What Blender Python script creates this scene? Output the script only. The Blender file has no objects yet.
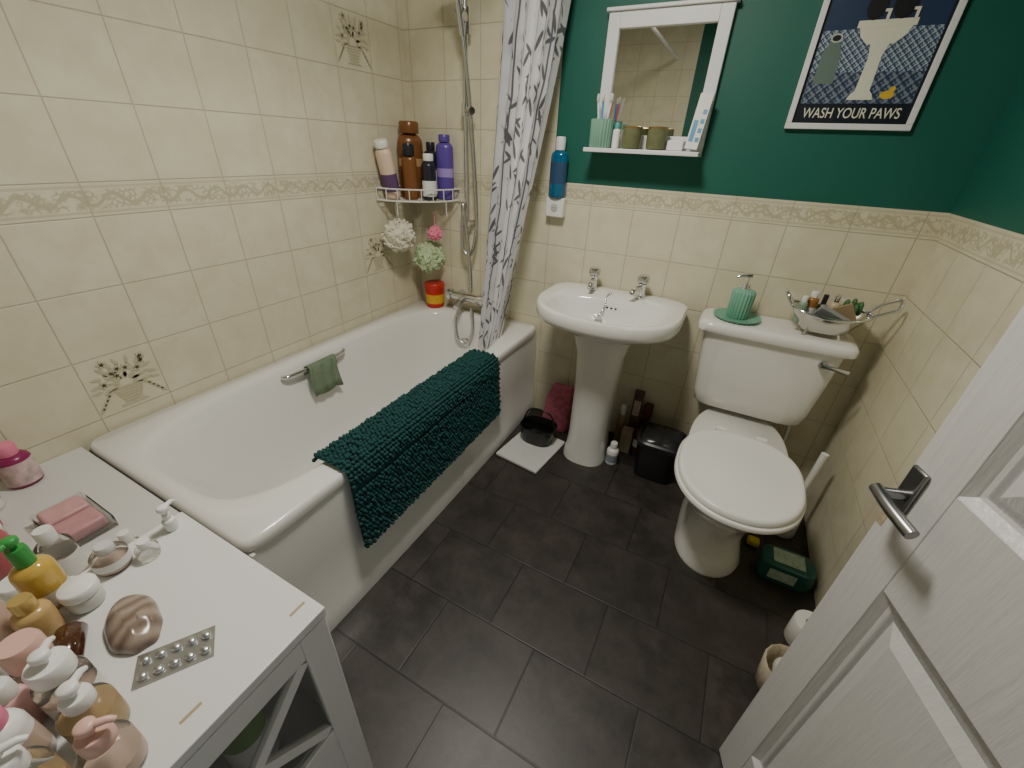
import bpy, math, random
from mathutils import Vector, Matrix
random.seed(7)
PI=math.pi
W=2.28; H1=1.28; HB=1.19; RIM=.55; CEIL=2.4; YF=-2.85
# ---------------------------------------------------------------- materials
class NT:
    def __init__(s,name):
        s.m=bpy.data.materials.new(name); s.m.use_nodes=True; s.t=s.m.node_tree
        s.b=s.t.nodes['Principled BSDF']
    def n(s,ty,**k):
        x=s.t.nodes.new(ty)
        for a,b in k.items(): setattr(x,a,b)
        return x
    def l(s,a,b): s.t.links.new(a,b)
    def math(s,op,a,b=None,c=None):
        x=s.n('ShaderNodeMath',operation=op)
        for i,v in enumerate((a,b,c)):
            if v is None: continue
            if isinstance(v,(int,float)): x.inputs[i].default_value=v
            else: s.l(v,x.inputs[i])
        return x.outputs[0]
    def mix(s,f,a,b,blend='MIX'):
        x=s.n('ShaderNodeMix',data_type='RGBA',blend_type=blend)
        for i,v in ((0,f),(6,a),(7,b)):
            if isinstance(v,(int,float)): x.inputs[i].default_value=v
            elif isinstance(v,tuple): x.inputs[i].default_value=v if len(v)==4 else (*v,1)
            else: s.l(v,x.inputs[i])
        return x.outputs[2]
    def sm(s,v,a,b):
        x=s.n('ShaderNodeMapRange',interpolation_type='SMOOTHSTEP')
        s.l(v,x.inputs[0]); x.inputs[1].default_value=a; x.inputs[2].default_value=b
        x.inputs[3].default_value=0; x.inputs[4].default_value=1
        return x.outputs[0]
    def noise(s,vec,scale,detail=3,rough=.5,dist=0):
        x=s.n('ShaderNodeTexNoise'); x.inputs['Scale'].default_value=scale
        x.inputs['Detail'].default_value=detail; x.inputs['Roughness'].default_value=rough
        x.inputs['Distortion'].default_value=dist
        if vec is not None: s.l(vec,x.inputs['Vector'])
        return x.outputs[0]
    def comb(s,a,b,c=0):
        x=s.n('ShaderNodeCombineXYZ')
        for i,v in enumerate((a,b,c)):
            if isinstance(v,(int,float)): x.inputs[i].default_value=v
            else: s.l(v,x.inputs[i])
        return x.outputs[0]
    def obj(s):
        tc=s.n('ShaderNodeTexCoord'); sp=s.n('ShaderNodeSeparateXYZ'); s.l(tc.outputs['Object'],sp.inputs[0])
        return tc.outputs['Object'],sp.outputs
    def bump(s,h,st=.3,d=.002):
        x=s.n('ShaderNodeBump'); x.inputs['Strength'].default_value=st; x.inputs['Distance'].default_value=d
        s.l(h,x.inputs['Height']); s.l(x.outputs[0],s.b.inputs['Normal'])
    def col(s,v):
        if isinstance(v,tuple): s.b.inputs['Base Color'].default_value=(*v[:3],1)
        else: s.l(v,s.b.inputs['Base Color'])
def mat(name,c,rough=.4,metal=0,var=.06,nscale=12,coat=0,trans=0,ior=1.45,bump=0,emit=0):
    k=NT(name); o,_=k.obj()
    if var:
        f=k.noise(o,nscale,2)
        k.col(k.mix(f,tuple(x*(1-var) for x in c),tuple(min(1,x*(1+var)) for x in c)))
    else: k.col(c)
    k.b.inputs['Roughness'].default_value=rough; k.b.inputs['Metallic'].default_value=metal
    k.b.inputs['Coat Weight'].default_value=coat; k.b.inputs['Transmission Weight'].default_value=trans
    k.b.inputs['IOR'].default_value=ior
    if bump: k.bump(k.noise(o,nscale*4,3),bump,.002)
    return k.m
def tile_mat(name,axis,u0,green_from=None):
    k=NT(name); o,s=k.obj(); u=s[axis]; z=s[2]
    T=.2; TH=.1985
    cu=k.math('DIVIDE',k.math('SUBTRACT',u,u0),T)
    above=k.math('GREATER_THAN',z,H1); below=k.math('LESS_THAN',z,HB)
    zb=k.math('DIVIDE',k.math('SUBTRACT',z,HB),TH); za=k.math('DIVIDE',k.math('SUBTRACT',z,H1),TH)
    zm=k.math('DIVIDE',k.math('SUBTRACT',z,HB),H1-HB)
    cz=k.math('ADD',k.math('MULTIPLY',below,zb),k.math('MULTIPLY',above,za))
    border=k.math('SUBTRACT',k.math('SUBTRACT',1,above),below)
    cz=k.math('ADD',cz,k.math('MULTIPLY',border,zm))
    def edge(c,size):
        f=k.math('FRACT',c); return k.math('MULTIPLY',k.math('MINIMUM',f,k.math('SUBTRACT',1,f)),size)
    eu=edge(cu,T); ez=edge(cz,TH)
    ez=k.math('MINIMUM',ez,k.math('ADD',k.math('MULTIPLY',edge(zm,H1-HB),border),k.math('SUBTRACT',1,border)))
    e=k.math('MINIMUM',eu,ez)
    g=k.sm(e,.0006,.0026)   # 0 grout, 1 tile
    cell=k.comb(k.math('FLOOR',cu),k.math('FLOOR',cz),border)
    wn=k.n('ShaderNodeTexWhiteNoise'); k.l(cell,wn.inputs['Vector'])
    n1=k.noise(o,9,4,.6,.3)
    base=k.mix(k.sm(n1,.3,.72),(.645,.595,.435),(.715,.675,.52))
    base=k.mix(k.math('MULTIPLY',wn.outputs[0],.35),base,(.655,.605,.44))
    # border ornament
    vine=k.math('ABSOLUTE',k.math('SUBTRACT',zm,k.math('ADD',.5,k.math('MULTIPLY',k.math('SINE',k.math('MULTIPLY',u,2*PI*10)),.17))))
    vn=k.math('SUBTRACT',1,k.sm(vine,.03,.09))
    vo=k.n('ShaderNodeTexVoronoi'); vo.inputs['Scale'].default_value=62; k.l(o,vo.inputs['Vector'])
    vo.feature='DISTANCE_TO_EDGE'
    leaf=k.math('MULTIPLY',k.math('SUBTRACT',1,k.sm(vo.outputs['Distance'],.03,.2)),k.math('SUBTRACT',1,k.sm(k.math('ABSOLUTE',k.math('SUBTRACT',zm,.5)),.24,.34)))
    leaf=k.math('MULTIPLY',leaf,k.sm(k.noise(o,28,2),.36,.5))
    band=k.math('ABSOLUTE',k.math('SUBTRACT',k.math('ABSOLUTE',k.math('SUBTRACT',zm,.5)),.37))
    bd=k.math('MULTIPLY',k.math('SUBTRACT',1,k.sm(band,.02,.05)),.6)
    orn=k.math('MULTIPLY',k.math('MINIMUM',1,k.math('ADD',k.math('ADD',vn,leaf),bd)),border)
    base=k.mix(k.math('MULTIPLY',orn,.6),base,(.38,.335,.225))
    colr=k.mix(g,(.49,.43,.31),base)
    rough=k.math('ADD',.24,k.math('MULTIPLY',k.math('SUBTRACT',1,g),.5))
    if green_from is not None:
        gm=k.math('MULTIPLY',above,k.math('GREATER_THAN',s[0],green_from))
        gc=k.mix(k.noise(o,4,2),(.0035,.098,.070),(.0045,.116,.084))
        colr=k.mix(gm,colr,gc)
        ng=k.math('SUBTRACT',1,gm)
        rough=k.math('ADD',k.math('MULTIPLY',rough,ng),k.math('MULTIPLY',gm,.55))
        g=k.math('MAXIMUM',g,gm)
    h=k.math('SUBTRACT',k.math('ADD',g,k.math('MULTIPLY',n1,.2)),k.math('MULTIPLY',orn,.3))
    k.l(rough,k.b.inputs['Roughness']); k.col(colr); k.bump(h,.5,.003)
    return k.m
def floor_mat():
    k=NT('vinyl_floor'); o,s=k.obj()
    S=.34; SY=.265
    row=k.math('FLOOR',k.math('DIVIDE',k.math('ADD',s[1],1.30),SY))
    off=k.math('MULTIPLY',k.math('MODULO',k.math('ADD',row,100),2),.5)
    cu=k.math('ADD',k.math('DIVIDE',k.math('SUBTRACT',s[0],1.268),S),off)
    cv=k.math('DIVIDE',k.math('ADD',s[1],1.30),SY)
    def edge(c,z):
        f=k.math('FRACT',c); return k.math('MULTIPLY',k.math('MINIMUM',f,k.math('SUBTRACT',1,f)),z)
    e=k.math('MINIMUM',edge(cu,S),edge(cv,SY)); g=k.sm(e,.0012,.0032)
    cell=k.comb(k.math('FLOOR',cu),row)
    wn=k.n('ShaderNodeTexWhiteNoise'); k.l(cell,wn.inputs['Vector'])
    va=k.n('ShaderNodeVectorMath',operation='ADD'); k.l(o,va.inputs[0])
    vm=k.n('ShaderNodeVectorMath',operation='SCALE'); k.l(wn.outputs['Color'],vm.inputs[0]); vm.inputs['Scale'].default_value=9; k.l(vm.outputs[0],va.inputs[1])
    n=k.noise(va.outputs[0],7,7,.72,.3)
    n2=k.noise(o,90,3,.6)
    c=k.mix(k.sm(n,.34,.72),(.020,.0175,.0162),(.066,.056,.048))
    c=k.mix(k.math('MULTIPLY',wn.outputs[0],.45),c,(.027,.0235,.0215))
    c=k.mix(k.math('MULTIPLY',n2,.35),c,(.036,.031,.028))
    c=k.mix(g,(.014,.0125,.0115),c); k.col(c)
    k.l(k.math('ADD',.32,k.math('MULTIPLY',n,.2)),k.b.inputs['Roughness'])
    k.bump(k.math('ADD',g,k.math('MULTIPLY',k.noise(o,35,4,.6),.4)),.3,.002)
    return k.m
def curtain_mat():
    k=NT('curtain_fabric'); tc=k.n('ShaderNodeTexCoord'); sp=k.n('ShaderNodeSeparateXYZ'); k.l(tc.outputs['UV'],sp.inputs[0])
    u,v=sp.outputs[0],sp.outputs[1]; m=None
    for i,(ang,sc,th) in enumerate(((24,25,.20),(-30,23,.20),(52,24,.18),(-62,25,.17))):
        a=math.radians(ang)
        ru=k.math('ADD',k.math('MULTIPLY',u,math.cos(a)),k.math('MULTIPLY',v,math.sin(a)))
        rv=k.math('SUBTRACT',k.math('MULTIPLY',v,math.cos(a)),k.math('MULTIPLY',u,math.sin(a)))
        vo=k.n('ShaderNodeTexVoronoi'); vo.inputs['Scale'].default_value=1
        k.l(k.comb(k.math('MULTIPLY',ru,sc),k.math('MULTIPLY',rv,sc*.24),i*7.3),vo.inputs['Vector'])
        d=k.math('SUBTRACT',1,k.sm(vo.outputs['Distance'],th,th+.05))
        m=d if m is None else k.math('MAXIMUM',m,d)
    f=k.math('FRACT',k.math('ADD',k.math('MULTIPLY',u,8),k.math('MULTIPLY',k.noise(tc.outputs['UV'],2,2),.8)))
    st=k.math('SUBTRACT',1,k.sm(k.math('ABSOLUTE',k.math('SUBTRACT',f,.5)),.03,.045))
    m=k.math('MAXIMUM',m,st)
    k.col(k.mix(m,(.74,.74,.76),(.14,.14,.155))); k.b.inputs['Roughness'].default_value=.5
    return k.m
M={}
def mm(key,*a,**kw):
    if key not in M: M[key]=mat(key,*a,**kw)
    return M[key]
white_cer=mat('white_ceramic',(.78,.775,.745),.12,var=.01,coat=.4)
acrylic=mat('bath_acrylic',(.78,.775,.75),.16,var=.01,coat=.3)
panelw=mat('bath_panel_white',(.74,.735,.715),.25,var=.015)
chrome=mat('chrome',(.72,.72,.73),.12,1,var=.02)
paintw=mat('white_paint',(.74,.74,.745),.38,var=.02,bump=.1)
plastw=mat('white_plastic',(.8,.8,.78),.3,var=.01)
greenp=mat('sage_green_ceramic',(.17,.40,.29),.35,var=.08)
blackp=mat('black_plastic',(.012,.012,.013),.3,var=.1)
clear=mat('clear_plastic',(.90,.90,.88),.06,var=0,trans=.95,ior=1.15)
mirror_m=mat('mirror_glass',(.86,.88,.87),.01,1,var=0)
cardw=mat('label_paper',(.75,.75,.73),.5)
# ---------------------------------------------------------------- geometry helpers
def setp(o,parent):
    if parent is not None:
        o.parent=parent; o.matrix_parent_inverse=Matrix.Translation(parent.location).inverted()
def group(name,loc,parent=None):
    e=bpy.data.objects.new(name,None); e.empty_display_size=.05; e.location=loc
    bpy.context.collection.objects.link(e); setp(e,parent); return e
def mesh(name,vs,fs,m,parent=None,smooth=False,bevel=0,sub=0,uv=None):
    me=bpy.data.meshes.new(name); me.from_pydata([tuple(v) for v in vs],[],fs); me.update()
    me.materials.append(m)
    if smooth:
        for p in me.polygons: p.use_smooth=True
        try: me.set_sharp_from_angle(angle=math.radians(50))
        except Exception: pass
    if uv:
        ul=me.uv_layers.new(name='UVMap')
        for lp in me.loops: ul.data[lp.index].uv=uv[lp.vertex_index]
    o=bpy.data.objects.new(name,me); bpy.context.collection.objects.link(o)
    if bevel:
        b=o.modifiers.new('b','BEVEL'); b.width=bevel; b.segments=3; b.limit_method='ANGLE'
        for p in me.polygons: p.use_smooth=True
        try: me.set_sharp_from_angle(angle=math.radians(80))
        except Exception: pass
    if sub:
        b=o.modifiers.new('s','SUBSURF'); b.levels=sub; b.render_levels=sub
    setp(o,parent); return o
def box(name,a,b,m,parent=None,bevel=0,rz=0,piv=None,R=None):
    x0,x1=sorted((a[0],b[0]));y0,y1=sorted((a[1],b[1]));z0,z1=sorted((a[2],b[2]))
    vs=[Vector(p) for p in ((x0,y0,z0),(x1,y0,z0),(x1,y1,z0),(x0,y1,z0),(x0,y0,z1),(x1,y0,z1),(x1,y1,z1),(x0,y1,z1))]
    if rz or R is not None:
        c=Vector(piv) if piv else Vector(((x0+x1)/2,(y0+y1)/2,(z0+z1)/2))
        Rm=R if R is not None else Matrix.Rotation(rz,3,'Z')
        vs=[c+Rm@(v-c) for v in vs]
    fs=[(0,3,2,1),(4,5,6,7),(0,1,5,4),(1,2,6,5),(2,3,7,6),(3,0,4,7)]
    return mesh(name,vs,fs,m,parent,bevel=bevel)
def loft(name,loops,m,parent=None,cap0=False,cap1=False,smooth=True,sub=0):
    n=len(loops[0]); vs=[p for l in loops for p in l]; fs=[]
    for i in range(len(loops)-1):
        for j in range(n):
            a=i*n+j;b=i*n+(j+1)%n; fs.append((a,b,b+n,a+n))
    if cap0: fs.append(tuple(range(n-1,-1,-1)))
    if cap1: fs.append(tuple(range((len(loops)-1)*n,len(loops)*n)))
    return mesh(name,vs,fs,m,parent,smooth,sub=sub)
def sup(cx,cy,a,b,z,e=2.,n=64,eb=None,bb=None):
    out=[]
    for i in range(n):
        t=2*PI*i/n; c,s=math.cos(t),math.sin(t)
        ee=eb if (eb and s>0) else e; B=bb if (bb and s>0) else b
        out.append((cx+a*math.copysign(abs(c)**(2/ee),c),cy+B*math.copysign(abs(s)**(2/ee),s),z))
    return out
def lathe(name,prof,loc,m,parent=None,n=28,sx=1,sy=1,R=None,flute=0,nf=20,cap=True):
    loops=[]
    for r,z in prof:
        lp=[]
        for i in range(n):
            t=2*PI*i/n; rr=r*(1+flute*abs(math.cos(nf*t/2))) if flute else r
            v=Vector((rr*math.cos(t)*sx,rr*math.sin(t)*sy,z))
            if R is not None: v=R@v
            lp.append(tuple(v+Vector(loc)))
        loops.append(lp)
    return loft(name,loops,m,parent,cap,cap)
def crom(pts,k=8,closed=False):
    P=[Vector(p) for p in pts]; out=[]; n=len(P)
    for i in range(n if closed else n-1):
        if closed: a,b,c,d=P[(i-1)%n],P[i],P[(i+1)%n],P[(i+2)%n]
        else: a,b,c,d=P[max(i-1,0)],P[i],P[i+1],P[min(i+2,n-1)]
        for j in range(k):
            t=j/k; out.append(.5*((2*b)+(-a+c)*t+(2*a-5*b+4*c-d)*t*t+(-a+3*b-3*c+d)*t**3))
    if not closed: out.append(P[-1])
    return out
def tube(name,pts,r,m,parent=None,n=10,smoothk=0,closed=False):
    P=crom(pts,smoothk,closed) if smoothk else [Vector(p) for p in pts]
    N=len(P); loops=[]; up=None
    for i in range(N):
        if closed: t=(P[(i+1)%N]-P[i-1]).normalized()
        else: t=(P[min(i+1,N-1)]-P[max(i-1,0)]).normalized()
        if up is None:
            up=Vector((0,0,1)) if abs(t.z)<.9 else Vector((1,0,0))
        up=(up-t*up.dot(t))
        if up.length<1e-6: up=t.orthogonal()
        up.normalize(); sd=t.cross(up)
        rr=r[min(i,len(r)-1)] if isinstance(r,list) else r
        loops.append([tuple(P[i]+rr*(math.cos(2*PI*j/n)*up+math.sin(2*PI*j/n)*sd)) for j in range(n)])
    if closed: loops.append(loops[0]); return loft(name,loops,m,parent)
    return loft(name,loops,m,parent,True,True)
def ball(name,c,r,m,parent=None,sx=1,sy=1,sz=1,n=20,jit=0):
    k=12 if n>10 else 6
    loops=[]
    for i in range(k+1):
        ph=-PI/2+PI*i/k; lp=[]
        for j in range(n):
            t=2*PI*j/n; q=1+jit*(random.random()-.5)
            rr=max(math.cos(ph),.001)*r*q
            lp.append((c[0]+rr*math.cos(t)*sx,c[1]+rr*math.sin(t)*sy,c[2]+math.sin(ph)*r*q*sz))
        loops.append(lp)
    return loft(name,loops,m,parent,True,True)
def poly(name,pts,z,m,parent,plane='y',off=0.0,th=.0015):
    n=len(pts); vs=[]
    for d in (0,th):
        for a,b in pts:
            vs.append((a,off-d,b) if plane=='y' else ((off+d,a,b) if plane=='x' else (a,b,off+d)))
    fs=[tuple(range(n)),tuple(range(2*n-1,n-1,-1))]+[(i,(i+1)%n,n+(i+1)%n,n+i) for i in range(n)]
    return mesh(name,vs,fs,m,parent)
def bottle(name,loc,r,h,body,cap=None,capr=None,caph=.03,label=None,lab=(.2,.65),pump=False,sx=1,sy=1,rz=0,R=None,neck=.35,parent=None,fill=None,fillh=.5):
    g=group(name,loc,parent)
    Rm=R if R is not None else Matrix.Rotation(rz,3,'Z')
    hb=h-caph
    sh=min(r*.7,hb*.2)
    prof=[(r*.86,0),(r*.97,.004),(r,.012),(r,hb-sh),(r*.93,hb-sh*.6),(r*.72,hb-sh*.25),(r*max(neck,.3),hb)]
    lathe('body',prof,loc,body,g,sx=sx,sy=sy,R=Rm)
    capr=capr or r*.5
    if fill: lathe('liquid',[(r*.85,.004),(r*.9,.012),(r*.9,hb*fillh)],loc,fill,g,sx=sx,sy=sy,R=Rm)
    if cap: lathe('cap',[(capr*.96,hb-.002),(capr,hb+.002),(capr,hb+caph*.85),(capr*.9,hb+caph)],loc,cap,g,sx=1,sy=1,R=Rm)
    if label: lathe('label',[(r*1.012,hb*lab[0]),(r*1.012,hb*lab[1])],loc,label,g,sx=sx,sy=sy,R=Rm,cap=False)
    if pump:
        lathe('pump_stem',[(.0035,h),(.0035,h+.010)],loc,cap,g,n=10,R=Rm)
        lathe('pump_top',[(.008,h+.008),(.009,h+.010),(.009,h+.016),(.007,h+.018)],loc,cap,g,n=16,R=Rm)
        L=Vector(loc); a=L+Rm@Vector((.004,0,h+.013)); b=L+Rm@Vector((.018,0,h+.013)); c=L+Rm@Vector((.023,0,h+.009))
        tube('pump_nozzle',[a,b,c],[.0045,.0038,.003],cap,g,n=10)
    return g
# ---------------------------------------------------------------- room
T=.1
wt_left=tile_mat('cream_wall_tiles_side',1,-1.44)
wt_back=tile_mat('cream_wall_tiles_end',0,.03,green_from=.83)
wt_front=tile_mat('cream_wall_tiles_front',0,.03,green_from=.95)
wt_right=tile_mat('cream_wall_tiles_right',1,-.02,green_from=.5)
box('floor',(-T,.0+T,-.1),(W+T,YF-T,0),floor_mat())
box('ceiling',(-T,T,CEIL),(W+T,YF-T,CEIL+.1),mat('ceiling_paint',(.78,.78,.76),.7))
wl=box('wall_left',(-T,T,0),(0,YF-T,CEIL),wt_left)
wb=box('wall_back',(0,0,0),(W,T,CEIL),wt_back)
wr=group('wall_right',(W,-1,0))
box('wall_panel',(W,T,0),(W+T,-2.06,CEIL),wt_right,wr)
box('wall_over_door',(W,-2.06,2.03),(W+T,YF-T,CEIL),wt_right,wr)
box('wall_front',(0,YF,0),(W,YF-T,CEIL),wt_front)
motif=mat('tile_relief_olive',(.52,.475,.345),.35,var=.12,nscale=40)
def leafpts(cx,cz,ang,L,w):
    pts=[]
    for i in range(10):
        t=2*PI*i/10; a=L/2*math.cos(t); b=w/2*math.sin(t)*(1-.4*math.cos(t))
        a+=L/2
        pts.append((cx+a*math.cos(ang)-b*math.sin(ang),cz+a*math.sin(ang)+b*math.cos(ang)))
    return pts
def motif_tile(yc,zb,parent=None):
    vs=[];fs=[]
    def add(p,d=.002):
        n=len(p); b=len(vs)
        for dd in (0.0001,d):
            for a,c in p: vs.append((dd,a,c))
        fs.append(tuple(range(b,b+n))); fs.append(tuple(range(b+2*n-1,b+n-1,-1)))
        for i in range(n): fs.append((b+i,b+(i+1)%n,b+n+(i+1)%n,b+n+i))
    rnd=random.Random(3)
    add([(yc-.04,zb+.015),(yc+.04,zb+.015),(yc+.03,zb+.023),(yc-.03,zb+.023)])
    for i in range(6):
        w=.022+.004*i; z=zb+.027+i*.010
        add([(yc-w,z),(yc+w,z),(yc+w+.003,z+.006),(yc-w-.003,z+.006)])
    for k_ in range(11):
        a=-.1+k_*(PI+.2)/10
        for r0 in (.018,.042,.066):
            add(leafpts(yc+r0*math.cos(a),zb+.092+r0*math.sin(a),a+rnd.uniform(-.6,.6),.028,.010))
    for k_ in range(9):
        cx=yc+rnd.uniform(-.07,.07); cz=zb+rnd.uniform(.095,.175)
        for q in range(5): add(leafpts(cx,cz,q*2*PI/5+k_,.015,.009),.0026)
    for sgn in (-1,1):
        for k_ in range(5): add(leafpts(yc+sgn*(.045+.009*k_),zb+.080-.012*k_,(-.9 if sgn>0 else PI+.9),.024,.009))
    mesh('tile_motif',vs,fs,motif,parent)
motif_tile(-1.54,.595,wl); motif_tile(-.34,.795,wl); motif_tile(-.34,1.68,wl)
# ---------------------------------------------------------------- bath
bath=group('bathtub',(.41,-.855,0))
n=96
OX,OY,OA,OB=.412,-.857,.406,.852
outer=lambda z,d=0:sup(OX,OY,OA-d,OB-d,z,e=30,n=n)
def opening(z,x0,x1,y0,y1,e=3.6):
    return sup((x0+x1)/2,(y0+y1)/2,(x1-x0)/2,(y1-y0)/2,z,e=e,n=n)
loops=[outer(.510,.010),outer(.515,.002),outer(.530,0),outer(.545,.002),outer(.552,.008),
 opening(.553,.075,.750,-1.678,-.075,4.4),opening(.549,.086,.738,-1.665,-.086,4.2),opening(.53,.096,.728,-1.65,-.096,4.0),
 opening(.45,.115,.708,-1.60,-.115,3.9),opening(.32,.145,.678,-1.51,-.14,3.8),opening(.2,.175,.645,-1.42,-.17,3.8),
 opening(.155,.20,.615,-1.37,-.20,3.5),opening(.14,.24,.575,-1.29,-.25,3.2),opening(.136,.36,.46,-.9,-.6,2)]
loft('tub_shell',loops,acrylic,bath,False,True)
vs=[];fs=[];NY=30
prof=[(.0,.822),(.07,.822),(.085,.815),(.30,.812),(.47,.808),(.512,.805)]
for i in range(NY+1):
    y=-.006-1.698*i/NY
    for z,x in prof: vs.append((x+.010*math.sin(PI*i/NY)*(1 if z<.5 else .6),y,z))
k=len(prof)
for i in range(NY):
    for j in range(k-1): fs.append((i*k+j,i*k+j+1,(i+1)*k+j+1,(i+1)*k+j))
mesh('front_panel',vs,fs,panelw,bath,True)
box('end_panel',(.02,-1.70,0),(.815,-1.69,.51),panelw,bath)
lathe('waste',[(.0,0),(.03,0),(.034,.003),(.02,.006)],(.41,-.42,.1365),chrome,bath)
lathe('overflow',[(.028,0),(.03,.006),(.024,.012),(.01,.014)],(.41,-.132,.40),chrome,bath,R=Matrix.Rotation(PI/2,3,'X'))
gh=group('grab_handle',(.12,-.92,.5),bath)
tube('bar',[(.108,-1.09,.52),(.128,-1.06,.52),(.134,-.92,.519),(.128,-.79,.52),(.108,-.755,.52)],.010,chrome,gh,smoothk=6)
flc=mat('sage_flannel',(.17,.23,.15),.95,var=.3,nscale=150,bump=.8)
vs=[];fs=[];uu=16
for i in range(uu+1):
    y=-.99+.15*i/uu
    for j,(x,z) in enumerate(((.118,.49),(.119,.525),(.134,.5325),(.148,.525),(.153,.50),(.157,.47),(.161,.43),(.164,.39))):
        vs.append((x+.004*math.sin(i*1.1+j*.5)*(j>2),y+.008*math.sin(j*.9),z+(.005*math.sin(i*.7) if j==7 else 0)))
for i in range(uu):
    for j in range(7): fs.append((i*8+j,(i+1)*8+j,(i+1)*8+j+1,i*8+j+1))
fl=mesh('flannel',vs,fs,flc,None,True)
s=fl.modifiers.new('s','SOLIDIFY'); s.thickness=.006
# bath mat (chenille) over the edge
bm=mat('teal_chenille',(.009,.062,.062),.9,var=.45,nscale=60)
path=crom([(.688,0,.54),(.70,0,.562),(.74,0,.566),(.80,0,.566),(.826,0,.558),(.836,0,.53),(.838,0,.45),(.842,0,.36),(.846,0,.26)],6)
L=[0]
for i in range(1,len(path)): L.append(L[-1]+(path[i]-path[i-1]).length)
def pat(s):
    for i in range(1,len(L)):
        if L[i]>=s:
            t=(s-L[i-1])/(L[i]-L[i-1]); p=path[i-1].lerp(path[i],t); d=(path[i]-path[i-1]).normalized()
            return p,Vector((-d.z,0,d.x))
    return path[-1],Vector((1,0,0))
vs=[];fs=[]
def addball(c,a,nrm):
    b=len(vs); t1=Vector((0,1,0)); t2=nrm.cross(t1).normalized(); rad=.0085
    for rr,h in [(.25,1.0),(.85,.6),(1.0,0),(.9,-.35)]:
        for j in range(6):
            th=2*PI*j/6+a
            vs.append(c+rad*(rr*math.cos(th)*t1*.85+rr*math.sin(th)*t2*.85+nrm*h*1.0))
    for i in range(3):
        for j in range(6): fs.append((b+i*6+j,b+i*6+(j+1)%6,b+(i+1)*6+(j+1)%6,b+(i+1)*6+j))
    fs.append(tuple(b+j for j in range(5,-1,-1)))
s=.004
r=0
while s<L[-1]:
    p,nn=pat(s)
    y=-1.40+(.007 if r%2 else 0)
    while y<-.50:
        q=p+Vector((0,y+random.uniform(-.003,.003),0))+nn*(.004+random.uniform(-.003,.004))
        q.z+=(-.025+.025*(y+1.4)/.9) if p.z<.5 else 0
        addball(q,random.random()*6,nn); y+=.0138
    s+=.0128; r+=1
mesh_b=mesh('bath_mat',vs,fs,bm,None,True)
vs=[]
for i,yv in enumerate((-1.405,-.495)):
    for p in path: vs.append((p.x,yv,p.z))
k=len(path)
mesh('backing',vs,[(j,j+1,k+j+1,k+j) for j in range(k-1)],bm,mesh_b)
# ---------------------------------------------------------------- shower
sh=group('shower_riser_set',(.39,-.05,1.2))
tube('riser_rail',[(.385,-.055,1.02),(.385,-.055,2.12)],.012,chrome,sh,n=14)
for z in (1.05,2.08): 
    tube('rail_bracket',[(.385,-.0,z),(.385,-.065,z)],.018,chrome,sh,n=14)
tube('slider',[(.385,-.055,1.83),(.385,-.055,1.92)],.026,chrome,sh,n=14)
tube('handset_holder',[(.385,-.06,1.88),(.40,-.12,1.90)],.022,chrome,sh,n=14)
tube('soap_dish_arm',[(.385,-.055,1.55),(.44,-.09,1.55)],.016,chrome,sh,n=14)
tube('soap_dish_clamp',[(.385,-.055,1.53),(.385,-.055,1.58)],.022,chrome,sh,n=14)
lathe('shower_head',[(.015,0),(.02,.02),(.045,.03),(.048,.045),(.04,.05)],(.40,-.16,2.0),chrome,sh,R=Matrix.Rotation(math.radians(120),3,'X'))
tube('handset',[(.40,-.10,1.82),(.40,-.13,1.92),(.40,-.165,2.0)],.014,chrome,sh,smoothk=5)
hosem=mat('chrome_hose',(.6,.6,.61),.25,1,var=.1,nscale=200)
tube('hose',[(.40,-.10,1.82),(.42,-.08,1.6),(.44,-.07,1.3),(.45,-.07,1.05),(.42,-.08,.90),(.37,-.08,.93),(.365,-.07,1.08),(.38,-.09,1.15),(.41,-.10,1.0),(.43,-.10,.80),(.43,-.10,.70)],.009,hosem,sh,smoothk=10)
tube('hose_loop',[(.36,-.10,.61),(.345,-.13,.52),(.37,-.15,.42),(.43,-.14,.40),(.46,-.13,.50),(.44,-.11,.61)],.010,hosem,sh,smoothk=8)
mx=group('bath_mixer_tap',(.38,-.05,.66))
tube('mixer_bar',[(.27,-.07,.65),(.49,-.07,.65)],.024,chrome,mx,n=16)
for x in (.27,.49):
    tube('mixer_knob',[(x-.012 if x<.3 else x-.01,-.07,.65),(x+.012 if x<.3 else x+.03,-.07,.65)],.032,chrome,mx,n=12)
    tube('wall_union',[(.31 if x<.3 else .45,0,.65),(.31 if x<.3 else .45,-.06,.65)],.02,chrome,mx)
tube('spout',[(.38,-.08,.65),(.38,-.14,.645),(.38,-.18,.62)],.017,chrome,mx,smoothk=5)
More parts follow.
